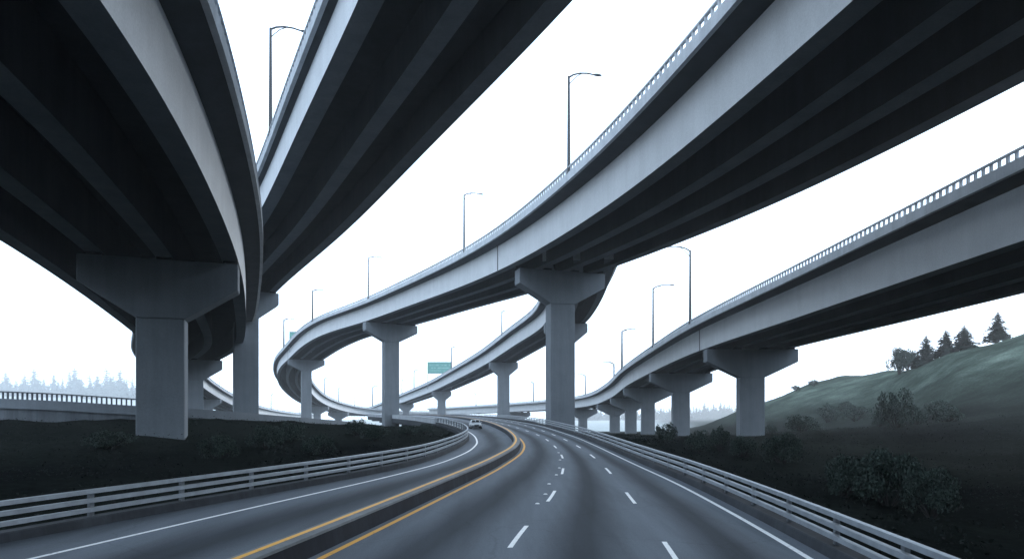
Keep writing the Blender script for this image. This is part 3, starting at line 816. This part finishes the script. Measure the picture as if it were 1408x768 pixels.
CN = [conifer_proto(s, 22, 16, 7, sl) for s, sl in ((21, .30), (22, .34))]

def plant(kind, protos, idx, x, y, w, h, label, cat, group=None, part=('foliage', 'stems'), z=None, rz=None):
    me, sm = protos[idx % len(protos)]
    t = thing(kind, label, cat, (x, y, (T(x, y) if z is None else z)-.05*h*.5), random.uniform(0, 6.28) if rz is None else rz, group)
    t.scale = (w, w, h)
    a = bpy.data.objects.new(part[0], me); COL.objects.link(a); a.parent = t
    b = bpy.data.objects.new(part[1], sm); COL.objects.link(b); b.parent = t
    return t
def shrub_px(px, pyb, Y, wpx, hpx, label, i, group='shrubs on the banks'):
    plant('shrub', SH, i, wx(px, Y), Y, wpx*Y/F/2, hpx*Y/F, label, 'shrub', group)
shrubs = [
 (915, 630, 68, 38, 30, 'dark leafy shrub behind the right guardrail, nearest the road bend'),
 (962, 636, 56, 40, 32, 'shrub behind the right guardrail, left of the wide pair'),
 (990, 634, 62, 34, 34, 'dark upright shrub second from the nearest right ramp pier base'),
 (1022, 640, 54, 44, 30, 'low shrub in front of the nearest right ramp pier'),
 (1076, 646, 50, 62, 44, 'round leafy shrub right of the nearest right ramp pier'),
 (1160, 700, 30, 66, 60, 'dark bush near the lower right guardrail, left of the largest bush'),
 (1222, 705, 29, 105, 78, 'largest dark bush at lower right below the hillside'),
 (1280, 712, 27, 80, 66, 'broad shadowy bush at the lower right corner'),
 (1101, 592, 118, 50, 26, 'dark shrub at the foot of the hill just right of the ramp pier'),
 (1058, 592, 135, 22, 14, 'small shrub touching the right side of the ramp pier'),
 (1138, 562, 175, 32, 28, 'mist covered round bush halfway up the hillside'),
 (1176, 566, 165, 44, 22, 'wide mist covered bush halfway up the hillside'),
 (1233, 598, 100, 58, 58, 'tall dark bushy tree at the foot of the hillside'),
 (1119, 532, 245, 16, 9, 'small bush on the far hill crest'),
 (1094, 537, 252, 14, 8, 'smallest bush on the far hill crest, lower down'),
 (1236, 512, 195, 34, 36, 'broad leafy tree on the hill crest, left of the conifers'),
 (1256, 508, 190, 20, 24, 'small leafy tree between the broad crest tree and the tall conifer'),
 (1290, 552, 120, 40, 20, 'low shrub on the upper hillside at right'),
 (300, 640, 40, 60, 34, 'dark shrub on the left bank below the dark pier'),
 (365, 628, 48, 60, 34, 'dark shrub on the left bank below the tall left pier'),
 (400, 622, 54, 50, 30, 'shrub on the left bank below the loop pier'),
 (440, 632, 44, 54, 30, 'low dark shrub near the left guardrail, middle of the bank'),
 (492, 615, 62, 40, 24, 'shrub on the left bank left of the slender pier'),
 (515, 620, 58, 44, 22, 'bushy dark shrub directly below the slender pier'),
 (560, 614, 66, 30, 15, 'rounded shrub right of the slender pier base'),
 (585, 613, 70, 34, 15, 'last dark shrub on the left bank before the road bend'),
 (150, 620, 44, 70, 26, 'low shadowy shrub on the left bank left of the dark pier'),
]
shrubs += [
 (1163, 556, 180, 26, 16, 'low misty bush just above the wide bush on the hillside'),
 (1122, 570, 160, 26, 18, 'small misty bush left of the round hillside bush'),
 (1208, 590, 112, 30, 20, 'low dark bush at the left foot of the tall bushy hillside tree'),
 (1262, 590, 104, 34, 24, 'low dark bush at the right foot of the tall bushy hillside tree'),
 (1300, 577, 104, 46, 24, 'dark scrub patch on the slope at the right edge'),
 (1248, 516, 198, 30, 30, 'second broad leafy tree on the hill crest'),
 (1090, 575, 160, 20, 12, 'tiny misty bush at the left end of the hill'),
]
for i, (px, pyb, Y, w, h, lab) in enumerate(shrubs): shrub_px(px, pyb, Y, w, h, lab, i if w < 60 else 3)
# conifers on the hill crest
for i, (px, Y, w, h, lab) in enumerate(((1274, 182, 42, 42, 'tall dark conifer on the hill crest at right'), (1301, 175, 26, 38, 'slim conifer on the hill crest right of the tall one'), (1262, 186, 18, 20, 'short conifer leaning on the left side of the tall crest conifer'), (1326, 168, 24, 36, 'conifer on the hill crest at the far right edge'), (1372, 164, 30, 42, 'conifer on the hill crest beyond the far right edge'))):
    plant('conifer_tree', CN, i, wx(px, Y), Y, h*Y/F*1.6, h*Y/F, lab, 'tree', 'conifers on the hill crest', ('crown', 'trunk'))
# far treelines
def treeline(pxs, tops, label, Y0, seed):
    r = random.Random(seed)
    for px, top in zip(pxs, tops):
        Y = Y0+r.uniform(-60, 60); x = wx(px, Y); g = T(x, Y); h = wz(top, Y)-g
        h = max(h, 42)
        plant('pine_tree', CO, r.randrange(3), x, Y, h*r.uniform(.8, 1.0), h, label, 'tree', label.replace('hazy ', '').replace('single ', ''), ('crown', 'trunk'))
r = random.Random(5)
lp = [-5, 8, 22, 34, 47, 60, 74, 86, 96, 103, 112, 124, 134, 146, 156, 165, 174, 182, 190, 196, 205, 213, 222, 231, 242]
lt = [520, 512, 524, 516, 508, 522, 515, 520, 510, 506, 521, 515, 516, 506, 516, 509, 520, 521, 524, 520, 528, 524, 532, 530, 540]
lt = [t_-4 for t_ in lt]
treeline(lp, lt, 'hazy pale pine of the far treeline beyond the left wall railing', 2200, 1)
treeline([p+6 for p in lp], [t_+11+r.uniform(0, 5) for t_ in lt], 'hazy lower pine filling the far left treeline', 2100, 2)
rp = [795+i*7.2 for i in range(39)]
rt = []; rp = [p_+r.uniform(-2.5, 2.5) for p_ in rp]
for p_ in rp:
    base = np.interp(p_, [795, 830, 850, 900, 930, 960, 990, 1010, 1040, 1070], [572, 570, 566, 566, 562, 553, 552, 560, 556, 545])
    rt.append(base+r.uniform(-6, 4))
treeline(rp, rt, 'hazy pale pine of the far treeline behind the right ramp piers', 2200, 3)
treeline([p_+3.5 for p_ in rp], [t_+7+r.uniform(0, 4) for t_ in rt], 'hazy lower pine filling the far right treeline', 2080, 4)

# ground cover: ivy and tufts over the banks
def cover():
    r = np.random.default_rng(9); pts = []
    n = 70000
    x = r.uniform(-62, 75, n); t = r.uniform(0, 1, n); y = 9+(130-9)*t**1.3
    ok = ((x < LB(y)-.55) | (x > RB(y)+.55)) & (np.abs(x) < y*1.0+6)
    x, y = x[ok], y[ok]; zs = []
    for k in range(0, len(x), 20000): zs.append(Tfin(x[k:k+20000], y[k:k+20000])[0])
    z = np.concatenate(zs)
    for i in range(len(x)):
        cl = mnoise.noise(Vector((x[i]*.28, y[i]*.28, 7)))
        if cl < -.18: continue
        amp = .22
        nz = mnoise.noise(Vector((x[i]*.45, y[i]*.45, 0)))*amp + mnoise.noise(Vector((x[i]*.13, y[i]*.13, 3)))*amp*1.4
        pts.append((x[i], y[i], z[i]+nz*.8+.03+abs(r.normal())*.16*max(.3, cl+.6)))
    me = leaf_mesh('ground_cover', pts, .15, r)
    # drop anything near walls of the columns is unnecessary: leaves brush against them
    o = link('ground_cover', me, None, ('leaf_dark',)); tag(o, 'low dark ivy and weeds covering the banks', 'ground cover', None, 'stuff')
cover()

# ------------------------------------------------------------------ haze
bm = bmesh.new(); box(bm, 0, 850, 84, 5600, 3700, 220)
me = bpy.data.meshes.new('haze'); bm.to_mesh(me); bm.free()
hz = bpy.data.objects.new('haze', me); COL.objects.link(hz); tag(hz, kind='stuff'); hz['label'] = 'thin pale haze filling the air over the valley'; hz['category'] = 'haze'
m = bpy.data.materials.new('haze'); m.use_nodes = True; nt = m.node_tree; nt.nodes.clear()
out = nt.nodes.new('ShaderNodeOutputMaterial'); v = nt.nodes.new('ShaderNodeVolumePrincipled')
v.inputs['Color'].default_value = (.94, .955, .965, 1); v.inputs['Density'].default_value = .0003; v.inputs['Anisotropy'].default_value = .6
nt.links.new(v.outputs[0], out.inputs['Volume']); me.materials.append(m)

# ------------------------------------------------------------------ world, sun, camera
w = bpy.data.worlds.new('World'); scene.world = w; w.use_nodes = True; nt = w.node_tree; nt.nodes.clear()
out = nt.nodes.new('ShaderNodeOutputWorld'); bg = nt.nodes.new('ShaderNodeBackground'); bg.inputs['Strength'].default_value = .1
sky = nt.nodes.new('ShaderNodeTexSky'); sky.sky_type = 'NISHITA'; sky.sun_disc = False
SUN_EL, SUN_AZ = R(26), R(58)
sky.sun_elevation = SUN_EL; sky.sun_rotation = SUN_AZ; sky.dust_density = 4
tc = nt.nodes.new('ShaderNodeTexCoord').outputs['Generated']
cl = noise(nt, mapping(nt, tc, (1, 1, 2.5)), 1.6, 5, .5)
cloud = ramp(nt, cl, [(.25, (1.0, 1.0, 1.0)), (.75, (1.0, 1.0, 1.0))])
m1 = nt.nodes.new('ShaderNodeVectorMath'); m1.operation = 'MULTIPLY'; nt.links.new(cloud, m1.inputs[0]); m1.inputs[1].default_value = (15.5, 19.3, 24.0)
mx = mix(nt, sky.outputs[0], m1.outputs[0], .93)
nt.links.new(mx, bg.inputs[0]); nt.links.new(bg.outputs[0], out.inputs[0])
ld = bpy.data.lights.new('sun', 'SUN'); ld.energy = 1.5; ld.angle = R(25); ld.color = (1, .985, .965)
so = bpy.data.objects.new('sun', ld); COL.objects.link(so)
d = Vector((math.sin(SUN_AZ)*math.cos(SUN_EL), math.cos(SUN_AZ)*math.cos(SUN_EL), math.sin(SUN_EL)))
so.rotation_euler = (-d).to_track_quat('-Z', 'Y').to_euler()

cam = bpy.data.cameras.new('camera'); co = bpy.data.objects.new('camera', cam); COL.objects.link(co)
co.location = (0, 0, EYE); co.rotation_euler = (R(90), 0, 0)
cam.sensor_width = 36; cam.lens = F/1408*36; cam.shift_y = (HY-384)/1408
cam.clip_start = .1; cam.clip_end = 6000
scene.camera = co
scene.view_settings.view_transform = 'Standard'; scene.view_settings.look = 'None'; scene.view_settings.gamma = 1; scene.view_settings.exposure = .27
scene.cycles.volume_bounces = 1
